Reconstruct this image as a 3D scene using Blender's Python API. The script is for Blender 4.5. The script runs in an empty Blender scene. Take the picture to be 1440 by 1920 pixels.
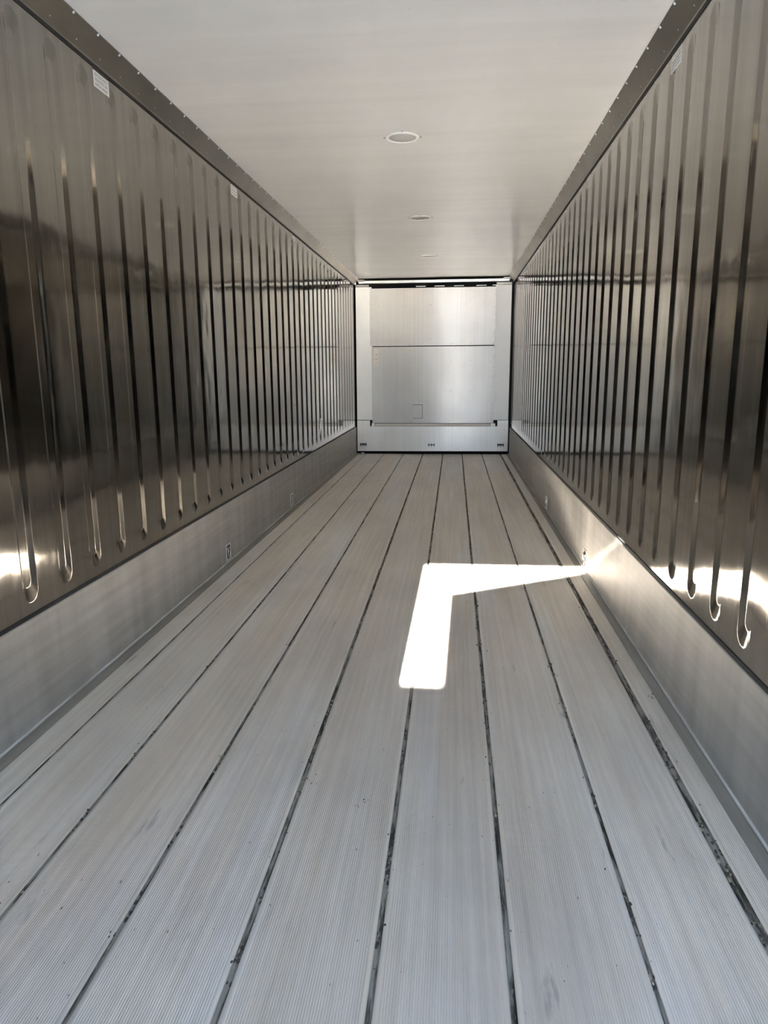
import bpy, bmesh, math, random
from mathutils import Vector, Matrix

# ------------------------------------------------------------------ camera, light, exposure
S = bpy.context.scene
COL = S.collection
random.seed(7)

CAM = Vector((0.3135, 0.0, 1.2458))
F_PX, YAW, PITCH, ROLL = 1317.2, 0.0986, 0.1997, -0.0064
W = 1.145            # half the inside width
H = 2.544            # ceiling height over the floor
END = 10.602         # face of the far end panels
DOOR = -0.98         # plane of the door opening behind the camera
HEAD = 2.50          # underside of the door header

cy, sy = math.cos(YAW), math.sin(YAW)
cp, sp = math.cos(PITCH), math.sin(PITCH)
fwd = Vector((-sy * cp, cy * cp, -sp))
right0 = Vector((cy, sy, 0))
up0 = right0.cross(fwd)
cr, sr = math.cos(ROLL), math.sin(ROLL)
right = cr * right0 + sr * up0
up = -sr * right0 + cr * up0
cd = bpy.data.cameras.new('camera')
cam = bpy.data.objects.new('camera', cd)
COL.objects.link(cam)
m = Matrix((right, up, -fwd)).transposed().to_4x4()
m.translation = CAM
cam.matrix_world = m
cd.sensor_fit = 'VERTICAL'
cd.sensor_height = 36.0
cd.lens = F_PX / 1920.0 * 36.0
cd.clip_start = 0.02
cd.clip_end = 200
S.camera = cam

SUN_STRENGTH = 430.0
SKY_STRENGTH = 60.0
SKY_TOP = (0.30, 0.54, 1.0, 1)
SKY_LOW = (0.66, 0.82, 1.0, 1)

w = bpy.data.worlds.new('sky')
S.world = w
w.use_nodes = True
nt = w.node_tree
nt.nodes.clear()
tc = nt.nodes.new('ShaderNodeTexCoord')
sx = nt.nodes.new('ShaderNodeSeparateXYZ')
rmp = nt.nodes.new('ShaderNodeValToRGB')
rmp.color_ramp.elements[0].position = 0.0
rmp.color_ramp.elements[0].color = SKY_LOW
rmp.color_ramp.elements[1].position = 0.9
rmp.color_ramp.elements[1].color = SKY_TOP
bg = nt.nodes.new('ShaderNodeBackground')
bg.inputs['Strength'].default_value = SKY_STRENGTH
wo = nt.nodes.new('ShaderNodeOutputWorld')
nt.links.new(tc.outputs['Generated'], sx.inputs[0])
nt.links.new(sx.outputs['Z'], rmp.inputs['Fac'])
nt.links.new(rmp.outputs['Color'], bg.inputs['Color'])
nt.links.new(bg.outputs[0], wo.inputs['Surface'])

SUN_DIR = Vector((0.018, 1.0, -0.4638)).normalized()     # the way the sunlight travels
sd = bpy.data.lights.new('sun', 'SUN')
sd.energy = SUN_STRENGTH
sd.angle = math.radians(0.53)
sd.color = (1.0, 0.955, 0.905)
sun = bpy.data.objects.new('sun', sd)
COL.objects.link(sun)
sun.rotation_euler = SUN_DIR.to_track_quat('-Z', 'Y').to_euler()
sun.location = (0, -6, 5)

# daylight portal over the wedge between header and ajar door (only tells the renderer where the sky is)
pd = bpy.data.lights.new('door_portal', 'AREA')
pd.shape = 'RECTANGLE'
pd.size, pd.size_y = 1.10, 0.58
pd.cycles.is_portal = True
po = bpy.data.objects.new('door_portal', pd)
COL.objects.link(po)
po.location = (0.60, DOOR - 0.285, HEAD + 0.01)

vs = S.view_settings
vs.view_transform = 'Standard'
vs.look = 'None'
vs.gamma = 1.0
vs.use_curve_mapping = False
vs.exposure = -0.03
S.cycles.max_bounces = 16
S.cycles.diffuse_bounces = 8
S.cycles.glossy_bounces = 10
S.cycles.sample_clamp_indirect = 0.0
S.cycles.use_guiding = True
S.cycles.use_surface_guiding = True
S.cycles.caustics_reflective = True
S.cycles.blur_glossy = 0.0


# ------------------------------------------------------------------ materials
def mat(name):
    mt = bpy.data.materials.new(name)
    mt.use_nodes = True
    n = mt.node_tree
    b = next(x for x in n.nodes if x.type == 'BSDF_PRINCIPLED')
    return mt, n, b


def nd(n, kind, **kw):
    x = n.nodes.new(kind)
    for k, v in kw.items():
        if k in x.inputs:
            x.inputs[k].default_value = v
        else:
            setattr(x, k, v)
    return x


def coords(n, scale):
    t = nd(n, 'ShaderNodeTexCoord')
    mp = nd(n, 'ShaderNodeMapping')
    mp.inputs['Scale'].default_value = scale
    n.links.new(t.outputs['Object'], mp.inputs['Vector'])
    return mp.outputs[0]


def noise(n, scale, detail=3.0, rough=0.55):
    x = nd(n, 'ShaderNodeTexNoise')
    x.inputs['Scale'].default_value = 1.0
    x.inputs['Detail'].default_value = detail
    x.inputs['Roughness'].default_value = rough
    n.links.new(coords(n, scale), x.inputs['Vector'])
    return x.outputs['Fac']


def ramp(n, fac, stops):
    r = nd(n, 'ShaderNodeValToRGB')
    e = r.color_ramp.elements
    while len(e) > 1:
        e.remove(e[0])
    for i, (p, c) in enumerate(stops):
        if isinstance(c, (int, float)):
            c = (c, c, c, 1)
        elif len(c) == 3:
            c = (*c, 1)
        el = e[0] if i == 0 else e.new(p)
        el.position = p
        el.color = c
    n.links.new(fac, r.inputs['Fac'])
    return r.outputs['Color']


def mixc(n, fac, a, b, mode='MIX'):
    x = nd(n, 'ShaderNodeMix', data_type='RGBA', blend_type=mode)
    if hasattr(fac, 'links'):
        n.links.new(fac, x.inputs[0])
    else:
        x.inputs[0].default_value = fac
    for sock, v in ((x.inputs[6], a), (x.inputs[7], b)):
        if hasattr(v, 'links'):
            n.links.new(v, sock)
        else:
            sock.default_value = v if len(v) == 4 else (*v, 1)
    return x.outputs[2]


def bump(n, b, facs):
    """facs: list of (height socket, distance)"""
    prev = None
    for f, d in facs:
        x = nd(n, 'ShaderNodeBump')
        x.inputs['Strength'].default_value = 1.0
        x.inputs['Distance'].default_value = d
        n.links.new(f, x.inputs['Height'])
        if prev is not None:
            n.links.new(prev, x.inputs['Normal'])
        prev = x.outputs[0]
    n.links.new(prev, b.inputs['Normal'])


def simple(name, col, rough=0.5, metal=0.0, var=0.12, scale=(30, 30, 30), bmp=0.0):
    mt, n, b = mat(name)
    f = noise(n, scale)
    lo = tuple(c * (1 - var) for c in col)
    hi = tuple(min(1, c * (1 + var)) for c in col)
    n.links.new(ramp(n, f, [(0.3, lo), (0.7, hi)]), b.inputs['Base Color'])
    b.inputs['Roughness'].default_value = rough
    b.inputs['Metallic'].default_value = metal
    if bmp:
        bump(n, b, [(f, bmp)])
    return mt


def make_wall_steel():
    mt, n, b = mat('stainless_wall')
    streak = noise(n, (1, 22, 0.35), 4)
    fine = noise(n, (1, 140, 0.8), 2)
    blot = noise(n, (1, 1.6, 2.2), 4)
    c = ramp(n, streak, [(0.3, (0.335, 0.315, 0.285)), (0.7, (0.42, 0.398, 0.365))])
    n.links.new(c, b.inputs['Base Color'])
    b.inputs['Metallic'].default_value = 1.0
    r1 = ramp(n, blot, [(0.3, 0.055), (0.75, 0.13)])
    r2 = ramp(n, fine, [(0.25, 0.7), (0.75, 1.25)])
    n.links.new(mixc(n, 1.0, r1, r2, 'MULTIPLY'), b.inputs['Roughness'])
    wave = noise(n, (1, 2.6, 2.0), 2, 0.4)
    wave2 = noise(n, (1, 9.0, 5.0), 1, 0.4)
    bump(n, b, [(wave, 0.0032), (wave2, 0.0010)])
    return mt


def make_scuff():
    mt, n, b = mat('scuffed_aluminium')
    streak = noise(n, (1, 1.2, 30), 4)
    drip = noise(n, (1, 7, 0.6), 4)
    c1 = ramp(n, drip, [(0.3, (0.36, 0.343, 0.315)), (0.62, (0.47, 0.455, 0.425))])
    c2 = ramp(n, streak, [(0.3, 0.88), (0.7, 1.08)])
    n.links.new(mixc(n, 1.0, c1, c2, 'MULTIPLY'), b.inputs['Base Color'])
    b.inputs['Metallic'].default_value = 0.6
    n.links.new(ramp(n, drip, [(0.3, 0.50), (0.7, 0.60)]), b.inputs['Roughness'])
    fine = noise(n, (1, 1.0, 260), 2)
    wave = noise(n, (1, 1.5, 3), 2)
    bump(n, b, [(fine, 0.00012), (wave, 0.003)])
    return mt


def make_floor():
    mt, n, b = mat('ribbed_aluminium')
    streak = noise(n, (55, 0.9, 1), 4)
    blot = noise(n, (2.2, 1.1, 1), 5, 0.6)
    broad = noise(n, (4.5, 0.35, 1), 3)
    c1 = ramp(n, streak, [(0.28, (0.58, 0.565, 0.535)), (0.68, (0.73, 0.72, 0.695))])
    c2 = ramp(n, blot, [(0.28, 0.84), (0.5, 0.98), (0.72, 1.06)])
    c3 = ramp(n, broad, [(0.35, (0.94, 0.86, 0.76)), (0.56, (0.99, 0.945, 0.885)), (0.72, 1.0)])
    c = mixc(n, 1.0, mixc(n, 1.0, c1, c2, 'MULTIPLY'), c3, 'MULTIPLY')
    # dried damp smears with ragged edges, mostly beside the board joints
    smear = noise(n, (16, 2.6, 1), 5, 0.62)
    sm = ramp(n, smear, [(0.655, 0.0), (0.72, 0.65)])
    c = mixc(n, sm, c, (0.30, 0.295, 0.28))
    dots = noise(n, (90, 40, 1), 2)
    dm = ramp(n, dots, [(0.735, 0.0), (0.76, 1.0)])
    c = mixc(n, dm, c, (0.16, 0.14, 0.11))
    n.links.new(c, b.inputs['Base Color'])
    b.inputs['Metallic'].default_value = 0.25
    n.links.new(ramp(n, blot, [(0.3, 0.40), (0.7, 0.50)]), b.inputs['Roughness'])
    bump(n, b, [(noise(n, (160, 12, 1), 2), 0.0004)])
    # the worn crests of the ribs are polished along their length
    gl = nd(n, 'ShaderNodeBsdfGlossy')
    gl.inputs['Roughness'].default_value = 0.21
    n.links.new(mixc(n, 1.0, c, (1.08, 1.07, 1.05), 'MULTIPLY'), gl.inputs['Color'])
    bp = nd(n, 'ShaderNodeBump')
    bp.inputs['Distance'].default_value = 0.0003
    n.links.new(noise(n, (160, 2, 1), 2), bp.inputs['Height'])
    n.links.new(bp.outputs[0], gl.inputs['Normal'])
    mx = nd(n, 'ShaderNodeMixShader')
    mx.inputs[0].default_value = 0.22
    n.links.new(b.outputs[0], mx.inputs[1])
    n.links.new(gl.outputs[0], mx.inputs[2])
    n.links.new(mx.outputs[0], next(x for x in n.nodes if x.type == 'OUTPUT_MATERIAL').inputs['Surface'])
    return mt


def make_groove():
    mt, n, b = mat('dirty_joint')
    f = noise(n, (60, 5.5, 1), 6, 0.65)
    g = noise(n, (90, 22, 1), 3)
    c = ramp(n, f, [(0.40, (0.03, 0.026, 0.019)), (0.475, (0.10, 0.088, 0.07)), (0.54, (0.24, 0.215, 0.18))])
    c = mixc(n, ramp(n, g, [(0.62, 0.0), (0.70, 0.9)]), c, (0.30, 0.25, 0.18))
    n.links.new(c, b.inputs['Base Color'])
    b.inputs['Roughness'].default_value = 0.8
    b.inputs['Metallic'].default_value = 0.0
    b.inputs['Specular IOR Level'].default_value = 0.25
    bump(n, b, [(f, 0.004)])
    return mt


def make_ceiling():
    mt, n, b = mat('white_ceiling_sheet')
    f = noise(n, (0.5, 9, 1), 4)
    blot = noise(n, (2, 2, 1), 3)
    c = mixc(n, 1.0, ramp(n, f, [(0.3, (0.74, 0.745, 0.74)), (0.7, (0.79, 0.795, 0.79))]),
             ramp(n, blot, [(0.3, 0.96), (0.7, 1.0)]), 'MULTIPLY')
    n.links.new(c, b.inputs['Base Color'])
    b.inputs['Roughness'].default_value = 0.20
    b.inputs['IOR'].default_value = 1.8
    b.inputs['Metallic'].default_value = 0.0
    wave = noise(n, (0.25, 1.1, 1), 2, 0.4)
    fine = noise(n, (0.4, 70, 1), 3)
    gate = noise(n, (0.3, 0.9, 1), 1)
    fg = mixc(n, 1.0, fine, ramp(n, gate, [(0.5, 0.0), (0.6, 1.0)]), 'MULTIPLY')
    bump(n, b, [(wave, 0.012), (fg, 0.0012)])
    return mt


def make_panel(name='bulkhead_sheet', k=0.9):
    mt, n, b = mat(name)
    v = noise(n, (60, 1, 0.5), 3)
    blot = noise(n, (2.5, 1, 2.0), 4)
    c = mixc(n, 1.0, ramp(n, v, [(0.3, (0.59 * k, 0.59 * k, 0.58 * k)), (0.7, (0.65 * k, 0.65 * k, 0.64 * k))]),
             ramp(n, blot, [(0.3, (0.93, 0.91, 0.89)), (0.7, (1, 1, 1))]), 'MULTIPLY')
    spots = noise(n, (11, 1, 14), 3)
    c = mixc(n, ramp(n, spots, [(0.70, 0.0), (0.80, 0.35)]), c, (0.40, 0.39, 0.38))
    n.links.new(c, b.inputs['Base Color'])
    b.inputs['Metallic'].default_value = 0.17
    b.inputs['Specular IOR Level'].default_value = 0.5
    b.inputs['Roughness'].default_value = 0.30
    b.inputs['Anisotropic'].default_value = 0.95
    b.inputs['Anisotropic Rotation'].default_value = 0.25
    tg = nd(n, 'ShaderNodeTangent', direction_type='RADIAL', axis='Z')
    n.links.new(tg.outputs[0], b.inputs['Tangent'])
    wave = noise(n, (1.8, 1, 1.3), 2, 0.4)
    dent = noise(n, (6, 1, 5), 1, 0.4)
    bump(n, b, [(wave, 0.006), (dent, 0.0006)])
    return mt


M = {
    'wall': make_wall_steel(),
    'scuff': make_scuff(),
    'floor': make_floor(),
    'groove': make_groove(),
    'ceiling': make_ceiling(),
    'panel': make_panel(),
    'kick': make_panel('kick_sheet', 1.32),
    'cove': simple('dull_cove_steel', (0.33, 0.31, 0.275), 0.34, 0.9, 0.12, (2, 3, 8)),
    'angle': simple('grey_floor_angle', (0.25, 0.232, 0.20), 0.55, 0.35, 0.15, (40, 2, 40)),
    'bead': simple('grey_sealant', (0.46, 0.44, 0.40), 0.6, 0.0, 0.2, (40, 6, 40)),
    'rubber_gap_shade': simple('black_rubber_gap_shade', (0.018, 0.017, 0.015), 0.75, 0.0, 0.2),  # also colours the strips that stand in for gap shade
    'dark': simple('dark_void', (0.02, 0.019, 0.017), 0.9, 0.0, 0.1),
    'rivet': simple('glint_white_rivet', (0.93, 0.93, 0.92), 0.3, 0.25, 0.03),  # white base puts the glint of the heads into the colour
    'screw': simple('grey_screw', (0.22, 0.21, 0.20), 0.45, 0.7, 0.1),
    'white': simple('white_corner_cover', (0.70, 0.71, 0.705), 0.4, 0.0, 0.03, (3, 3, 3)),
    'bright': simple('pale_steel', (0.78, 0.77, 0.74), 0.3, 0.6, 0.05, (8, 8, 8)),
    'chrome': simple('chromed_steel', (0.80, 0.79, 0.77), 0.12, 1.0, 0.04),
    'frame': simple('cup_frame_steel', (0.66, 0.65, 0.62), 0.35, 0.8, 0.08),
    'cup': simple('dark_cup', (0.055, 0.05, 0.042), 0.5, 0.5, 0.2),
    'paper': simple('white_sticker', (0.80, 0.79, 0.76), 0.55, 0.0, 0.03),
    'ink': simple('grey_print', (0.20, 0.19, 0.18), 0.6, 0.0, 0.05),
    'orange': simple('orange_print', (0.55, 0.30, 0.17), 0.6, 0.0, 0.05),
    'glue': simple('old_glue', (0.075, 0.065, 0.05), 0.6, 0.2, 0.3, (60, 60, 60)),
    'lens': simple('grey_disc', (0.50, 0.505, 0.50), 0.5, 0.0, 0.04),
    'ring': simple('white_ring', (0.84, 0.845, 0.83), 0.4, 0.0, 0.02),
    'scale': simple('beige_strip', (0.66, 0.60, 0.53), 0.5, 0.0, 0.06),
    'print': simple('black_mark', (0.05, 0.045, 0.04), 0.6, 0.0, 0.1),
    'dirt': simple('dark_dirt', (0.045, 0.038, 0.028), 0.9, 0.0, 0.4, (90, 90, 90)),
    'leaf': simple('dry_leaf', (0.30, 0.235, 0.15), 0.85, 0.0, 0.3, (90, 90, 90)),
    'concrete': simple('yard_concrete', (0.34, 0.33, 0.31), 0.9, 0.0, 0.15, (2, 2, 2), 0.004),
    'doorskin': simple('white_door_lining', (0.62, 0.62, 0.61), 0.45, 0.0, 0.04, (3, 3, 3)),
    'droplet': simple('glint_water_bead', (0.85, 0.87, 0.88), 0.08, 0.3, 0.02),  # pale base stands in for the glint of clear water
}


# ------------------------------------------------------------------ mesh helpers
def add_box(bm, lo, hi, mi=0):
    x0, y0, z0 = lo
    x1, y1, z1 = hi
    v = [bm.verts.new(p) for p in ((x0, y0, z0), (x1, y0, z0), (x1, y1, z0), (x0, y1, z0),
                                   (x0, y0, z1), (x1, y0, z1), (x1, y1, z1), (x0, y1, z1))]
    fs = []
    for f in ((0, 3, 2, 1), (4, 5, 6, 7), (0, 1, 5, 4), (1, 2, 6, 5), (2, 3, 7, 6), (3, 0, 4, 7)):
        fc = bm.faces.new([v[i] for i in f])
        fc.material_index = mi
        fs.append(fc)
    return v


def add_prism(bm, prof, y0, y1, mi=0, smooth=False):
    """closed x,z profile extruded along y"""
    a = [bm.verts.new((x, y0, z)) for x, z in prof]
    b = [bm.verts.new((x, y1, z)) for x, z in prof]
    n = len(prof)
    for i in range(n):
        f = bm.faces.new((a[i], b[i], b[(i + 1) % n], a[(i + 1) % n]))
        f.material_index = mi
        f.smooth = smooth
    bm.faces.new(a).material_index = mi
    bm.faces.new(list(reversed(b))).material_index = mi


def add_tube(bm, pts, r, seg=8, closed=False, mi=0):
    n = len(pts)
    pts = [Vector(p) for p in pts]
    rings = []
    for i, p in enumerate(pts):
        if closed:
            d = pts[(i + 1) % n] - pts[i - 1]
        else:
            d = pts[min(i + 1, n - 1)] - pts[max(i - 1, 0)]
        d.normalize()
        ref = Vector((0, 0, 1)) if abs(d.z) < 0.9 else Vector((1, 0, 0))
        if closed:
            ref = Vector((1, 0, 0))
        u = d.cross(ref).normalized()
        v = d.cross(u)
        rings.append([bm.verts.new(p + r * (math.cos(2 * math.pi * k / seg) * u + math.sin(2 * math.pi * k / seg) * v)) for k in range(seg)])
    for i in range(n if closed else n - 1):
        a, b = rings[i], rings[(i + 1) % n]
        for k in range(seg):
            f = bm.faces.new((a[k], b[k], b[(k + 1) % seg], a[(k + 1) % seg]))
            f.smooth = True
            f.material_index = mi
    if not closed:
        bm.faces.new(rings[0])
        bm.faces.new(list(reversed(rings[-1])))


def add_dome(bm, c, r, h, axis, seg=10, rows=3, mi=0):
    """a low rounded head standing out of a surface along axis"""
    axis = Vector(axis).normalized()
    ref = Vector((0, 0, 1)) if abs(axis.z) < 0.9 else Vector((1, 0, 0))
    u = axis.cross(ref).normalized()
    v = axis.cross(u)
    c = Vector(c)
    rings = []
    for i in range(rows):
        t = i / rows * math.pi / 2
        rings.append([bm.verts.new(c + axis * h * math.sin(t) + r * math.cos(t) * (math.cos(2 * math.pi * k / seg) * u + math.sin(2 * math.pi * k / seg) * v)) for k in range(seg)])
    top = bm.verts.new(c + axis * h)
    for i in range(rows - 1):
        for k in range(seg):
            f = bm.faces.new((rings[i][k], rings[i][(k + 1) % seg], rings[i + 1][(k + 1) % seg], rings[i + 1][k]))
            f.smooth = True
            f.material_index = mi
    for k in range(seg):
        f = bm.faces.new((rings[-1][k], rings[-1][(k + 1) % seg], top))
        f.smooth = True
        f.material_index = mi
    bm.faces.new(list(reversed(rings[0]))).material_index = mi


def obj(name, bm, mats, parent=None, bevel=0.0, recalc=True):
    if recalc:
        bmesh.ops.recalc_face_normals(bm, faces=bm.faces[:])
    me = bpy.data.meshes.new(name)
    bm.to_mesh(me)
    bm.free()
    for mm in (mats if isinstance(mats, (list, tuple)) else [mats]):
        me.materials.append(mm)
    o = bpy.data.objects.new(name, me)
    COL.objects.link(o)
    if parent is not None:
        o.parent = parent
    if bevel:
        md = o.modifiers.new('edge', 'BEVEL')
        md.width = bevel
        md.segments = 2
        md.limit_method = 'ANGLE'
    return o


def box(name, lo, hi, mt, parent=None, bevel=0.0):
    bm = bmesh.new()
    add_box(bm, lo, hi)
    return obj(name, bm, mt, parent, bevel)


def struct(o):
    o['kind'] = 'structure'
    return o


def tag(o, label, cat, group=None):
    o['label'] = label
    o['category'] = cat
    if group:
        o['group'] = group
    return o


def thing(name, label, cat, loc, group=None):
    o = bpy.data.objects.new(name, None)
    COL.objects.link(o)
    o.location = loc
    o.empty_display_size = 0.05
    return tag(o, label, cat, group)


def dup(root, loc, label, scale=None):
    r = root.copy()
    COL.objects.link(r)
    r.location = loc
    if scale:
        r.scale = scale
    r['label'] = label
    for ch in list(root.children):
        c = ch.copy()
        COL.objects.link(c)
        c.parent = r
        for g in list(ch.children):
            d = g.copy()
            COL.objects.link(d)
            d.parent = c
    return r


def text_mesh(body, size, mt, name, parent, align='LEFT'):
    cu = bpy.data.curves.new('lettering', 'FONT')
    cu.body = body
    cu.size = size
    cu.align_x = align
    cu.extrude = 0.0002
    cu.resolution_u = 2
    t = bpy.data.objects.new('lettering', cu)
    COL.objects.link(t)
    dg = bpy.context.evaluated_depsgraph_get()
    dg.update()
    me = bpy.data.meshes.new_from_object(t.evaluated_get(dg))
    bpy.data.objects.remove(t)
    me.materials.clear()
    me.materials.append(mt)
    o = bpy.data.objects.new(name, me)
    COL.objects.link(o)
    o.parent = parent
    return o


# ------------------------------------------------------------------ the shell
Y0, Y1 = DOOR, 10.56            # floor run
# floor: ribbed boards with open joints, one mesh
JOINTS = [(-0.996, 0.007), (-0.722, 0.009), (-0.428, 0.010), (-0.136, 0.014), (0.163, 0.013),
          (0.448, 0.013), (0.741, 0.010), (1.018, 0.024)]
PITCH_R, GROOVE_D = 0.0057, 0.0010
RIB = [(0.00, 0.0), (0.16, -0.10), (0.30, -0.45), (0.44, -0.92), (0.52, -1.0), (0.60, -0.92), (0.74, -0.45), (0.88, -0.10)]
prof = []                        # (x, z, material of the strip that follows)
edges = [-W - 0.02] + [j for j, _ in JOINTS] + [W + 0.02]
for bi in range(len(edges) - 1):
    xa = edges[bi] + (JOINTS[bi - 1][1] / 2 if bi > 0 else 0)
    xb = edges[bi + 1] - (JOINTS[bi][1] / 2 if bi < len(JOINTS) else 0)
    if bi > 0:
        prof += [(xa, -0.007, 1), (xa, -0.0015, 0), (xa + 0.0015, 0.0, 0)]
    else:
        prof += [(xa, 0.0, 0)]
    lip = 0.010
    n = int((xb - xa - 2 * lip) / PITCH_R)
    off = (xb - xa - n * PITCH_R) / 2
    for k in range(n):
        x = xa + off + k * PITCH_R
        prof += [(x + u * PITCH_R, v * GROOVE_D, 0) for u, v in RIB]
    if bi < len(JOINTS):
        prof += [(xb - 0.0015, 0, 0), (xb, -0.0015, 1), (xb, -0.007, 1)]
    else:
        prof += [(xb, 0, 0)]
bm = bmesh.new()
va = [bm.verts.new((x, Y0, z)) for x, z, _ in prof]
vb = [bm.verts.new((x, Y1, z)) for x, z, _ in prof]
for i in range(len(prof) - 1):
    f = bm.faces.new((va[i], va[i + 1], vb[i + 1], vb[i]))
    f.smooth = True
    f.material_index = 1 if (prof[i][1] < -0.005 and prof[i + 1][1] < -0.005) or (min(prof[i][1], prof[i + 1][1]) < -0.005) else 0
xl, xr = prof[0][0], prof[-1][0]
# solid underside so the deck has a real thickness
for a, b_, zt in (((xl, Y0), (xr, Y0), 0), ):
    add_box(bm, (xl, Y0, -0.10), (xr, Y1, -0.0075), 1)
struct(obj('floor', bm, [M['floor'], M['groove']], recalc=False))

# ceiling
struct(box('ceiling', (-W - 0.06, DOOR, H), (W + 0.06, END - 0.03, H + 0.06), M['ceiling']))


# side walls: pressed vertical ribs with rounded ends
def ribbed_wall(name, side, first, pitch, z_lo, z_hi):
    X = side * (W + 0.007)
    bm = bmesh.new()
    zt, zb = 2.425, 0.452
    RINGS = [(0.045, 0.0), (0.0436, 0.0003), (0.0412, 0.0016), (0.0265, 0.0086), (0.0238, 0.0099), (0.0215, 0.0102)]
    NA = 12
    centres = []
    k = -40
    while first + k * pitch < END + 0.2:
        c = first + k * pitch
        if c - pitch / 2 > DOOR + 0.05 and c + pitch / 2 < END - 0.005:
            centres.append(c)
        k += 1
    ya0, yb0 = centres[0] - pitch / 2, centres[-1] + pitch / 2

    def V(y, z, d=0.0):
        return bm.verts.new((X + side * d, y, z))

    def face(vs, smooth=False):
        f = bm.faces.new(vs)
        f.smooth = smooth

    for c in centres:
        yl, yr = c - pitch / 2, c + pitch / 2
        R0 = RINGS[0][0]
        loops = []
        for r, d in RINGS:
            loop = []
            for i in range(NA + 1):      # top arc from the right (+y) over to the left
                a = math.pi * i / NA
                loop.append(V(c + r * math.cos(a), zt - R0 - 4.2 * d + r * math.sin(a), d))
            for i in range(NA + 1):      # bottom arc from left to right
                a = math.pi + math.pi * i / NA
                loop.append(V(c + r * math.cos(a), zb + R0 + 3.0 * d + r * math.sin(a), d))
            loops.append(loop)
        n = len(loops[0])
        for a, b in zip(loops, loops[1:]):
            for i in range(n):
                face((a[i], a[(i + 1) % n], b[(i + 1) % n], b[i]), True)
        face(loops[-1])
        # flat sheet round the pressing
        L = loops[0]
        top = NA // 2
        bot = NA + 1 + NA // 2
        rside = [L[i] for i in range(top, -1, -1)] + [L[i] for i in range(n - 1, bot - 1, -1)]
        lside = [L[i] for i in range(top, bot + 1)]
        rb = [V(yr, v.co.z) for v in rside]
        lb = [V(yl, v.co.z) for v in lside]
        for i in range(len(rside) - 1):
            face((rside[i], rside[i + 1], rb[i + 1], rb[i]))
        for i in range(len(lside) - 1):
            face((lside[i], lside[i + 1], lb[i + 1], lb[i]))
        tl, tm, tr = V(yl, z_hi), V(c, z_hi), V(yr, z_hi)
        face((L[top], tm, tl, lb[0]))
        face((L[top], rb[0], tr, tm))
        bl, bm_, br = V(yl, z_lo), V(c, z_lo), V(yr, z_lo)
        face((L[bot], lb[-1], bl, bm_))
        face((L[bot], bm_, br, rb[-1]))
    for y0, y1 in ((DOOR, ya0), (yb0, END + 0.12)):
        face((V(y0, z_lo), V(y1, z_lo), V(y1, z_hi), V(y0, z_hi)))
    bmesh.ops.remove_doubles(bm, verts=bm.verts[:], dist=0.0004)
    bmesh.ops.recalc_face_normals(bm, faces=bm.faces[:])
    # face the room
    f0 = max(bm.faces, key=lambda f: f.calc_area())
    if f0.normal.x * side > 0:
        bmesh.ops.reverse_faces(bm, faces=bm.faces[:])
    # insulated body behind the sheet
    lo, hi = sorted((side * (W + 0.024), side * (W + 0.08)))
    add_box(bm, (lo, DOOR, -0.10), (hi, END + 0.25, H + 0.06))
    return struct(obj(name, bm, M['wall'], recalc=False))


ribbed_wall('wall_left', -1, 2.226, 0.2285, 0.40, 2.475)
ribbed_wall('wall_right', 1, 2.002, 0.2275, 0.40, 2.475)


# cove trims along the ceiling with two rows of rivets
def cove(name, side):
    bm = bmesh.new()
    x = lambda v: side * v
    pr = [(x(W - 0.058), H + 0.001), (x(W - 0.060), H - 0.004), (x(W - 0.034), H - 0.034), (x(W - 0.0), 2.470),
          (x(W + 0.002), 2.462), (x(W + 0.006), 2.462), (x(W + 0.012), 2.475), (x(W + 0.012), H + 0.001)]
    if side < 0:
        pr.reverse()
    add_prism(bm, pr, DOOR, END - 0.035)
    o = struct(obj(name, bm, M['cove']))
    b2 = bmesh.new()
    add_box(b2, (min(x(W + 0.001), x(W + 0.0068)), DOOR, 2.4535), (max(x(W + 0.001), x(W + 0.0068)), END - 0.01, 2.4618))
    obj('gap_shade_strip', b2, M['rubber_gap_shade'], o)  # black strip paints the shadow gap under the cove
    nrm = Vector((-side * 0.75, 0, -0.66))
    for row in range(2):
        base = None
        y = 2.757 - (0.18 if row else 0.09 * 0) + (0.09 if row else 0)
        px, pz = ((W - 0.0565, H - 0.009) if row == 0 else (W - 0.011, 2.488))
        while y < END - 0.1:
            if base is None:
                bm = bmesh.new()
                add_dome(bm, (0, 0, 0), 0.0055 if row == 0 else 0.0045, 0.0045, nrm, 8, 3)
                base = obj('rivet', bm, M['rivet'], o)
                r = base
            else:
                r = base.copy()
                COL.objects.link(r)
                r.parent = o
            r.location = (x(px), y, pz)
            y += 0.1805
    return o


cove('trim_1', -1)
cove('trim_2', 1)


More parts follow.
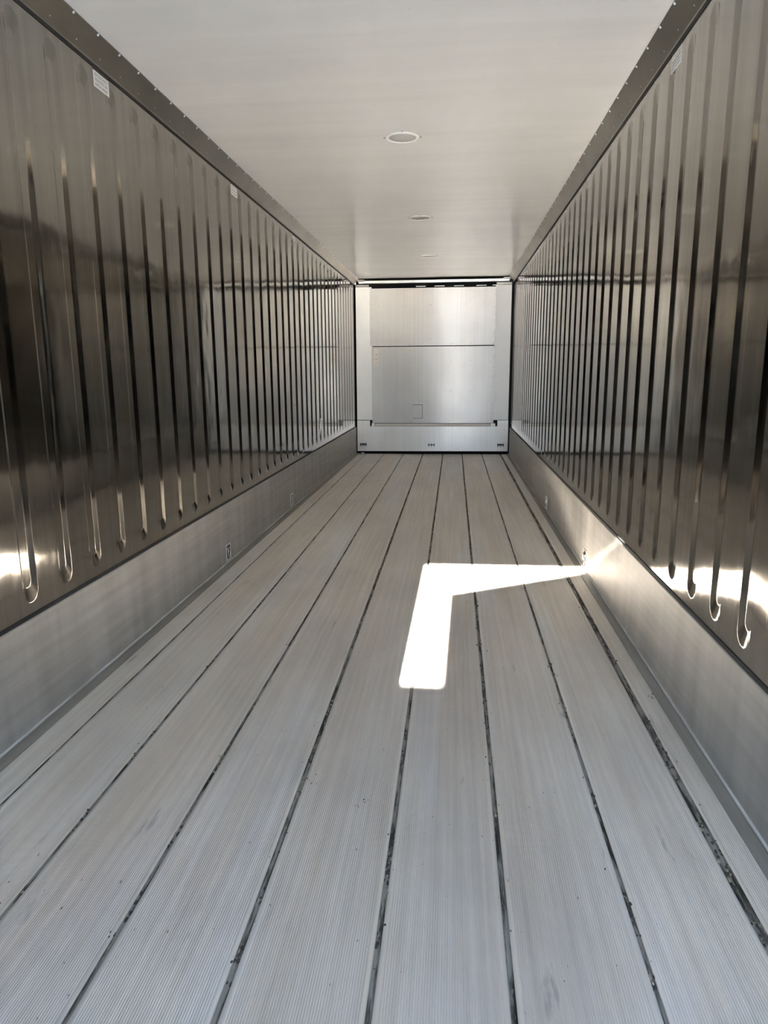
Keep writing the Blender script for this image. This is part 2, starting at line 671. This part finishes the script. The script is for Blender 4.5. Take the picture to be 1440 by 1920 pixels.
# scuff plates along the foot of the walls
def scuff(name, side):
    bm = bmesh.new()
    x = lambda v: side * v
    pr = [(x(W), 0.016), (x(W), 0.396), (x(W + 0.002), 0.400), (x(W + 0.014), 0.400), (x(W + 0.014), 0.016)]
    if side < 0:
        pr.reverse()
    add_prism(bm, pr, DOOR, END - 0.02)
    o = struct(obj(name, bm, M['scuff']))
    b2 = bmesh.new()
    add_box(b2, (min(x(W + 0.003), x(W + 0.0115)), DOOR, 0.4003), (max(x(W + 0.003), x(W + 0.0115)), END - 0.02, 0.4125))
    obj('gap_shade_strip', b2, M['rubber_gap_shade'], o)  # shade of the gap above the scuff plate, put in as black
    b3 = bmesh.new()
    pr = [(x(W - 0.042), 0.0005), (x(W - 0.040), 0.0035), (x(W - 0.006), 0.010), (x(W), 0.016), (x(W + 0.01), 0.016), (x(W + 0.01), 0.0005)]
    if side < 0:
        pr.reverse()
    add_prism(b3, pr, DOOR, END - 0.05)
    obj('corner_angle', b3, M['angle'], o)
    b4 = bmesh.new()
    pts = [(x(W - 0.002), DOOR + i * 0.1, 0.0165 + random.uniform(-0.0008, 0.0008)) for i in range(116)]
    add_tube(b4, pts, 0.0055, 6)
    obj('sealant_bead', b4, M['bead'], o)
    return o


scuff('baseboard_left', -1)
scuff('baseboard_right', 1)

# far end: dark backing that the panels hang in front of, and a pit below them
bm = bmesh.new()
add_box(bm, (-W - 0.08, END + 0.22, -0.12), (W + 0.08, END + 0.28, H + 0.06))
add_box(bm, (-W - 0.016, Y1, -0.12), (W + 0.016, END + 0.22, -0.06))
add_box(bm, (-W - 0.016, END - 0.031, H + 0.012), (W + 0.016, END + 0.22, H + 0.06))
struct(obj('wall_far', bm, M['dark']))

# doors behind the camera: left leaf shut, right leaf ajar by thirty degrees
EDGE = 0.056
bm = bmesh.new()
add_box(bm, (-W - 0.02, DOOR - 0.075, -0.02), (EDGE, DOOR, HEAD + 0.029))
d1 = struct(obj('door_1', bm, M['doorskin'], bevel=0.004))
bm = bmesh.new()
add_box(bm, (-1.12, 0, 0.0), (0.0, -0.075, HEAD + 0.02))
d2 = struct(obj('door_2', bm, M['doorskin'], bevel=0.004))
bm = bmesh.new()
add_box(bm, (-1.05, 0.012, 0.10), (-0.06, 0.0, HEAD - 0.10))
obj('lining_panel', bm, M['doorskin'], d2, bevel=0.004)
ang = math.atan2(0.553, 0.946)
d2.location = (W + 0.022, DOOR - 0.002, -0.02)
d2.rotation_euler = (0, 0, ang)
struct(box('trim_3', (-W - 0.08, DOOR - 0.001, HEAD), (W + 0.08, DOOR + 0.10, H + 0.08), M['rubber_gap_shade']))

# outside: yard ground and an added unseen wall to cut the sunbeam's foot
struct(box('ground', (-14, -16, -0.55), (14, DOOR - 0.02, -0.35), M['concrete']))
YW = -2.45
ztop = (2.66 - YW) * 0.4638
struct(box('wall_sun_blocker', (-6, YW - 0.0, -0.36), (6, YW - 0.22, ztop), M['concrete']))

# ------------------------------------------------------------------ far end panels
YP = END
PF = END - 0.006            # face of the two bulkhead sheets


def screws(parent, spots, r=0.0055, mt='screw', y=None):
    base = None
    for x, z in spots:
        if base is None:
            bm = bmesh.new()
            add_dome(bm, (0, 0, 0), r, 0.003, (0, -1, 0), 8, 2)
            base = obj('screw', bm, M[mt], parent)
            s = base
        else:
            s = base.copy()
            COL.objects.link(s)
            s.parent = parent
        s.location = (x, (PF if y is None else y) + 0.0002, z)


def sheet(name, x0, x1, z0, z1, y=PF, t=0.004, mt='panel', nx=1):
    bm = bmesh.new()
    add_box(bm, (x0, y, z0), (x1, y + t, z1))
    return obj(name, bm, M[mt], bevel=0.002)


# upper panel
p = sheet('bulkhead_panel', -0.925, 0.897, 1.589, 2.404)
tag(p, 'upper bare metal sheet of the far bulkhead with a pale glare on its right half', 'panel', 'sheets of the far bulkhead')
screws(p, [(-0.905, z) for z in (2.18, 1.97, 1.79, 1.63)] + [(0.88, z) for z in (2.30, 2.12, 1.94, 1.76, 1.62)] +
       [(-0.79, 2.155), (-0.05, 2.165), (-0.025, 2.165), (0.74, 2.18), (-0.62, 1.605), (-0.34, 1.605), (-0.03, 1.68), (0.27, 1.61), (0.55, 1.62)])
# lower panel with its hatch and measuring strip
p = sheet('bulkhead_panel', -0.903, 0.905, 0.458, 1.577)
tag(p, 'lower bare metal sheet of the far bulkhead with a small square hatch', 'panel', 'sheets of the far bulkhead')
screws(p, [(-0.888, z) for z in (1.53, 1.39, 1.25, 0.98, 0.85, 0.72, 0.59, 0.49)] +
       [(0.885, z) for z in (1.55, 1.42, 1.28, 1.14, 1.0, 0.86, 0.73, 0.60, 0.50)] +
       [(-0.62, 1.36), (0.265, 1.37), (-0.62, 0.93), (0.265, 0.93), (-0.34, 0.93), (0.56, 0.93), (-0.34, 1.36), (0.56, 1.37),
        (-0.60, 0.485), (-0.32, 0.485), (0.26, 0.485), (0.53, 0.485)])
bm = bmesh.new()
add_box(bm, (-0.293, PF - 0.004, 0.526), (-0.143, PF + 0.001, 0.738))
shade_frame = obj('hatch', bm, M['screw'], p)  # dark border paints the shadow edges round the hatch cover
bm = bmesh.new()
add_box(bm, (-0.291, PF - 0.011, 0.535), (-0.153, PF - 0.0035, 0.727))
hd = obj('hatch_cover', bm, M['panel'], shade_frame, bevel=0.002)
bm = bmesh.new()
add_dome(bm, (-0.272, PF - 0.0108, 0.612), 0.008, 0.005, (0, -1, 0))
obj('hatch_screw', bm, M['bright'], shade_frame)
bm = bmesh.new()
add_box(bm, (-0.868, PF - 0.0015, 1.315), (-0.805, PF + 0.0005, 1.552))
st = obj('measuring_strip', bm, M['scale'], p)
for z, wd, x in ((1.468, .035, -.845), (1.452, .03, -.85), (1.408, .05, -.86), (1.392, .03, -.85), (1.35, .03, -.845), (1.334, .016, -.85)):
    box('scale_mark', (x, PF - 0.0024, z), (x + wd, PF - 0.001, z + 0.005), M['screw'], st)

# lip strip between the corner clips
p = sheet('lip_strip', -0.865, 0.862, 0.418, 0.450, YP + 0.001, 0.02, 'scale')
tag(p, 'narrow pinkish metal lip running under the lower bulkhead sheet', 'strip')
for x0, x1, side in ((-0.912, -0.868, 'left'), (0.865, 0.935, 'right')):
    bm = bmesh.new()
    add_box(bm, (x0, YP - 0.012, 0.4145), (x1, YP - 0.001, 0.4570))
    o = obj('corner_clip', bm, M['ring'], bevel=0.004)
    tag(o, ('small white clip at the bulkhead corner nearer the wall with the paper scrap' if side == 'left' else
            'small white clip at the bulkhead corner nearer the wall with the light streak'), 'clip', 'corner clips')

# white corner covers
for x0, x1, lab in ((-W + 0.012, -0.898, 'tall white corner cover beside the measuring strip of the bulkhead'),
                    (0.894, W - 0.022, 'tall white corner cover of the bulkhead on the side of the sunlit wall')):
    bm = bmesh.new()
    pr = [(x0, YP - 0.001), (x1, YP - 0.001), (x1, YP + 0.03), (x0, YP + 0.03)]
    lo = [bm.verts.new((x, y, 0.505)) for x, y in pr]
    hi = [bm.verts.new((x, y, 2.428)) for x, y in pr]
    for i in range(4):
        bm.faces.new((lo[i], lo[(i + 1) % 4], hi[(i + 1) % 4], hi[i]))
    bm.faces.new(lo)
    bm.faces.new(hi)
    o = obj('corner_cover', bm, M['white'], bevel=0.004)
    tag(o, lab, 'cover', 'white corner covers')
    ex = x1 - 0.045 if x0 < 0 else x0 + 0.03
    screws(o, [(ex, z) for z in (2.2, 1.85, 1.5, 1.15, 0.8)], 0.004, 'lens', YP - 0.001)

# kick panel with three black latches
bm = bmesh.new()
outline = [(-W + 0.012, 0.034), (W - 0.020, 0.040), (W - 0.020, 0.500), (0.965, 0.500), (0.965, 0.412), (-0.940, 0.412), (-0.940, 0.497), (-W + 0.012, 0.497)]
f_ = [bm.verts.new((x, YP - 0.004, z)) for x, z in outline]
b_ = [bm.verts.new((x, YP + 0.03, z)) for x, z in outline]
bm.faces.new(f_)
bm.faces.new(list(reversed(b_)))
for i in range(len(outline)):
    bm.faces.new((f_[i], f_[(i + 1) % len(outline)], b_[(i + 1) % len(outline)], b_[i]))
kick = obj('kick_panel', bm, M['kick'], bevel=0.0015)
tag(kick, 'low wide metal kick panel across the foot of the bulkhead with three black latches', 'panel')
for xc in (-1.043, -0.010, 1.020):
    bm = bmesh.new()
    add_box(bm, (xc - 0.050, YP - 0.014, 0.128), (xc + 0.050, YP - 0.003, 0.139))
    if abs(xc) > 0.5:
        add_box(bm, (xc - 0.050, YP - 0.008, 0.139), (xc + 0.050, YP - 0.003, 0.150))
    l = obj('latch', bm, M['print'], kick)
    for dx in (-0.043, 0.0, 0.041):
        bm = bmesh.new()
        add_box(bm, (xc + dx - 0.005, YP - 0.017, 0.108), (xc + dx + 0.005, YP - 0.003, 0.156))
        obj('pin', bm, M['print'], l)
screws(kick, [(0.975, 0.36), (1.06, 0.36), (0.0, 0.395), (-0.6, 0.395), (0.55, 0.395)], 0.004, 'lens', YP - 0.004)

# header bar and its end blocks, over a dark air slot
bm = bmesh.new()
add_box(bm, (-1.085, YP - 0.02, 2.476), (1.085, YP + 0.03, 2.512))
hb = obj('header_bar', bm, M['bright'], bevel=0.003)
tag(hb, 'bright horizontal bar between two dark slots above the bulkhead sheets', 'bar')
for x0, x1 in ((-1.10, -1.00), (1.00, 1.10)):
    bm = bmesh.new()
    add_box(bm, (x0, YP - 0.028, 2.500), (x1, YP - 0.018, 2.530))
    obj('end_lug', bm, M['cove'], hb)
box('slot_shutter', (-W + 0.014, YP - 0.005, 2.434), (-0.94, YP + 0.03, 2.458), M['cove'], hb)
box('slot_shutter', (0.905, YP - 0.005, 2.434), (W - 0.022, YP + 0.03, 2.462), M['cove'], hb)
for x in (-0.25, 0.02, 0.30, 0.62, 0.85):
    box('fan_edge', (x, YP + 0.01, 2.424), (x + 0.14, YP + 0.03, 2.431), M['bright'], hb)


# ------------------------------------------------------------------ round plugs in the ceiling
def lathe(bm, prof, seg=40, mi=0):
    rings = []
    for r, z in prof:
        rings.append([bm.verts.new((r * math.cos(2 * math.pi * k / seg), r * math.sin(2 * math.pi * k / seg), z)) for k in range(seg)])
    for a, b in zip(rings, rings[1:]):
        for k in range(seg):
            f = bm.faces.new((a[k], a[(k + 1) % seg], b[(k + 1) % seg], b[k]))
            f.smooth = True
            f.material_index = mi
    bm.faces.new(rings[0])
    bm.faces.new(list(reversed(rings[-1])))


PLUGS = [(4.338, 'round grey ceiling plug with a white ring, the largest and nearest of the row'),
         (6.512, 'round grey ceiling plug with a white ring, middle one of the row of three'),
         (8.640, 'round grey ceiling plug with a white ring, farthest one close to the bulkhead')]
first = None
for y, lab in PLUGS:
    if first is None:
        t = first = thing('ceiling_plug', lab, 'plug', (0.004, y, H), 'ceiling plugs')
        bm = bmesh.new()
        lathe(bm, [(0.096, 0.0), (0.096, -0.0015), (0.090, -0.006), (0.082, -0.007), (0.077, -0.004), (0.077, 0.0)])
        obj('ring', bm, M['ring'], t)
        bm = bmesh.new()
        lathe(bm, [(0.0768, 0.0), (0.0768, -0.0025), (0.02, -0.0032)])
        obj('disc', bm, M['lens'], t)
        for a in (0.05, 1.62, 3.19, 4.76):
            bm = bmesh.new()
            add_dome(bm, (0.104 * math.cos(a), 0.104 * math.sin(a), 0.0), 0.005, 0.004, (0, 0, -1), 8, 2)
            obj('screw', bm, M['screw'], t)
    else:
        dup(first, (0.004, y, H), lab)


# ------------------------------------------------------------------ stickers under the coves
def sticker(side, y, z, lab, lines, group):
    """local frame: x along the print, y up, z out of the wall"""
    t = thing('sticker', lab, 'sticker', (0, 0, 0), group)
    ux = Vector((0, 1, 0)) if side < 0 else Vector((0, -1, 0))
    uz = Vector((-side, 0, 0))
    uy = Vector((0, 0, 1))
    mm = Matrix((ux, uy, uz)).transposed().to_4x4()
    mm.translation = Vector((side * (W + 0.0066), y, z))
    t.matrix_world = mm
    bm = bmesh.new()
    add_box(bm, (-0.065, -0.031, 0), (0.065, 0.031, 0.0008))
    obj('backing', bm, M['paper'], t)
    for i, (txt, mt) in enumerate(lines):
        h = 0.054 / len(lines)
        o = text_mesh(txt, h * 1.05, M[mt], 'lettering', t, 'LEFT')
        wd = max(o.dimensions.x, 1e-4)
        me = o.data
        xs = [v.co.x for v in me.vertices]
        k = 0.108 / (max(xs) - min(xs))
        ys = [v.co.y for v in me.vertices]
        ky = h * 0.68 / (max(ys) - min(ys))
        for v in me.vertices:
            v.co.x = (v.co.x - min(xs)) * k - 0.054
            v.co.y = (v.co.y - min(ys)) * ky + 0.027 - (i + 0.86) * h
            v.co.z = v.co.z + 0.0008
    bm = bmesh.new()
    add_box(bm, (-0.065, 0.0315, 0), (0.063, 0.0455, 0.0004))
    obj('glue_residue', bm, M['glue'], t)
    return t


LEFT_TXT = [('PER STRAC MOTO', 'ink'), ('DOPAN MODUL LOKA', 'ink'), ('A MOTOR THIRMANET', 'ink')]
RIGHT_TXT = [('DOPAN STRAC', 'orange'), ('MODUL LOKA PER', 'ink'), ('THIRMA MOTOR A', 'ink'), ('STRAC LOKA MOTO', 'ink')]
LY = [3.065, 4.858, 6.66, 8.45]
RY = [3.097, 4.910, 6.80, 8.645]
lefts = ['white sticker with three print lines, nearest on the wall with the paper scrap',
         'white sticker second from the camera on the wall with the paper scrap',
         'white sticker third from the camera on the wall with the paper scrap',
         'tiny white sticker nearest the bulkhead on the wall with the paper scrap']
rights = ['white sticker with an orange top line, nearest on the wall with the light streak',
          'white sticker second from the camera on the wall with the light streak',
          'white sticker third from the camera on the wall with the light streak',
          'tiny white sticker nearest the bulkhead on the wall with the light streak']
for side, ys, labs, txt, grp in ((-1, LY, lefts, LEFT_TXT, 'stickers on the shaded wall'), (1, RY, rights, RIGHT_TXT, 'stickers on the sunlit wall')):
    f = None
    for y, lab in zip(ys, labs):
        if f is None:
            f = sticker(side, y, 2.411, lab, txt, grp)
            bpy.context.view_layer.update()
        else:
            dup(f, (side * (W + 0.0066), y, 2.411), lab)


# ------------------------------------------------------------------ lashing cups in the scuff plates
def lashing(y, side, lab):
    """built for the left wall (room towards +x)"""
    t = thing('lashing_ring', lab, 'lashing ring', (side * W, y, 0.083), 'lashing rings')
    bm = bmesh.new()
    w2, h2, t2 = 0.045, 0.054, 0.009
    # frame as four mitred bars
    for lo, hi in (((0, -w2, -h2), (0.0045, -w2 + t2, h2)), ((0, w2 - t2, -h2), (0.0045, w2, h2)),
                   ((0, -w2 + t2, h2 - t2), (0.0045, w2 - t2, h2)), ((0, -w2 + t2, -h2), (0.0045, w2 - t2, -h2 + t2))):
        add_box(bm, lo, hi)
    obj('frame', bm, M['frame'], t, bevel=0.0012)
    bm = bmesh.new()
    add_box(bm, (-0.001, -w2 + t2, -h2 + t2), (0.0012, w2 - t2, h2 - t2))
    obj('cup', bm, M['cup'], t)
    bm = bmesh.new()
    pts = []
    for i in range(24):
        a = 2 * math.pi * i / 24
        pts.append((0.0075 + 0.002 * math.sin(a), 0.021 * math.cos(a), -0.004 + 0.030 * math.sin(a)))
    add_tube(bm, pts, 0.0048, 8, True)
    obj('ring', bm, M['chrome'], t)
    bm = bmesh.new()
    add_tube(bm, [(0.006, -0.034, 0.024), (0.006, 0.034, 0.024)], 0.006, 8)
    obj('bar', bm, M['chrome'], t)
    if side > 0:
        t.rotation_euler = (0, 0, math.pi)
    return t


a = lashing(4.345, -1, 'chrome lashing ring in a recessed cup, nearer one on the shaded wall')
bpy.context.view_layer.update()
b = dup(a, (-W, 6.195, 0.090), 'chrome lashing ring in a recessed cup, farther one on the shaded wall')
c = dup(a, (W, 4.350, 0.084), 'bright lashing ring in a recessed cup where the sunlit strip meets the wall')
c.rotation_euler = (0, 0, math.pi)
d = dup(a, (W, 6.235, 0.084), 'lashing ring in a recessed cup beyond the sunlit strip, farther one of that wall')
d.rotation_euler = (0, 0, math.pi)

# torn paper scrap on the left wall
bm = bmesh.new()
outl = [(0.060, 0.086), (0.012, 0.092), (-0.012, 0.03), (-0.035, -0.01), (-0.022, -0.05), (-0.026, -0.088), (-0.012, -0.088), (0.004, -0.045), (0.014, 0.0), (0.022, 0.058), (0.040, 0.072), (0.062, 0.070)]
out = [0.014, 0.006, 0.004, 0.010, 0.007, 0.003, 0.003, 0.006, 0.010, 0.009, 0.012, 0.016]
f_ = [bm.verts.new((-W - 0.006 + o_, 7.69 + y * 1.15, 0.635 + z)) for (y, z), o_ in zip(outl, out)]
b_ = [bm.verts.new((-W - 0.0068 + o_, 7.69 + y * 1.15, 0.635 + z)) for (y, z), o_ in zip(outl, out)]
bm.faces.new(f_)
bm.faces.new(list(reversed(b_)))
for i in range(len(f_)):
    j = (i + 1) % len(f_)
    bm.faces.new((f_[i], f_[j], b_[j], b_[i]))
o = obj('paper_scrap', bm, M['paper'])
tag(o, 'torn curling scrap of white paper stuck low on the ribbed wall', 'paper scrap')

# small pale scrap of debris in the far corner of the floor
bm = bmesh.new()
add_box(bm, (-0.02, -0.03, 0.0), (0.025, 0.03, 0.03))
for v in bm.verts:
    v.co.x += 0.25 * v.co.z
o = obj('floor_debris', bm, M['bead'], bevel=0.003)
o.location = (-1.045, 10.45, 0.0)
tag(o, 'small pale block on the floor in the dark corner below the kick panel', 'debris')

# ------------------------------------------------------------------ dirt and droplets
bm = bmesh.new()


def flake(bm, x, y, z, s, mi, stretch=1.0):
    n = random.randint(5, 7)
    a0 = random.random() * 6.28
    top = []
    bot = []
    for k in range(n):
        a = a0 + 2 * math.pi * k / n
        r = s * random.uniform(0.55, 1.0)
        px, py = x + r * math.cos(a) * 0.8, y + r * math.sin(a) * stretch
        bot.append(bm.verts.new((px, py, z)))
        top.append(bm.verts.new((px * 0.6 + x * 0.4, py * 0.6 + y * 0.4, z + s * random.uniform(0.25, 0.5))))
    bm.faces.new(top).material_index = mi
    bm.faces.new(list(reversed(bot))).material_index = mi
    for k in range(n):
        bm.faces.new((bot[k], bot[(k + 1) % n], top[(k + 1) % n], top[k])).material_index = mi


AMOUNT = [0.15, 0.7, 1.0, 1.5, 1.3, 1.3, 0.9, 1.5]
for (jx, jw), am in zip(JOINTS, AMOUNT):
    y = 0.9
    while y < 9.5:
        if random.random() < 0.45 * am * (1.0 if y < 5 else 0.5):
            cl = random.uniform(0.03, 0.16)
            for _ in range(int(cl * 120 * min(1, am))):
                flake(bm, jx + random.gauss(0, jw * 0.42), y + random.uniform(0, cl), random.choice((-0.006, -0.004, -0.001)),
                      random.uniform(0.0022, 0.0072), 0 if random.random() < 0.85 else 1, random.uniform(1, 2.4))
        if random.random() < 0.35 * am:
            flake(bm, jx + random.gauss(0, 0.016), y, 0.0, random.uniform(0.0015, 0.0045), 0 if random.random() < 0.7 else 1, 1.5)
        y += random.uniform(0.05, 0.2)
for x, y, s in ((-0.115, 1.935, 0.012), (-0.43, 1.30, 0.009), (1.09, 2.62, 0.014), (0.07, 1.85, 0.006), (0.05, 1.82, 0.005), (-0.05, 2.9, 0.006)):
    for _ in range(5):
        flake(bm, x + random.gauss(0, s), y + random.gauss(0, s), 0.0, s * random.uniform(0.25, 0.55), 1 if random.random() < 0.5 else 0, 1.4)
o = obj('dirt', bm, [M['dirt'], M['leaf']])
o['kind'] = 'stuff'
tag(o, 'dark crumbs and bits of dry leaf lodged in the floor joints', 'dirt')

bm = bmesh.new()
for _ in range(110):
    x = random.uniform(-0.95, 0.95)
    y = 2.6 + 2.4 * random.random() ** 1.6
    add_dome(bm, (x, y, H), random.uniform(0.0012, 0.0024), 0.002, (0, 0, -1), 6, 2)
o = obj('droplets', bm, M['droplet'])
o['kind'] = 'stuff'
tag(o, 'scattered tiny bright droplets clinging to the white ceiling', 'droplets')
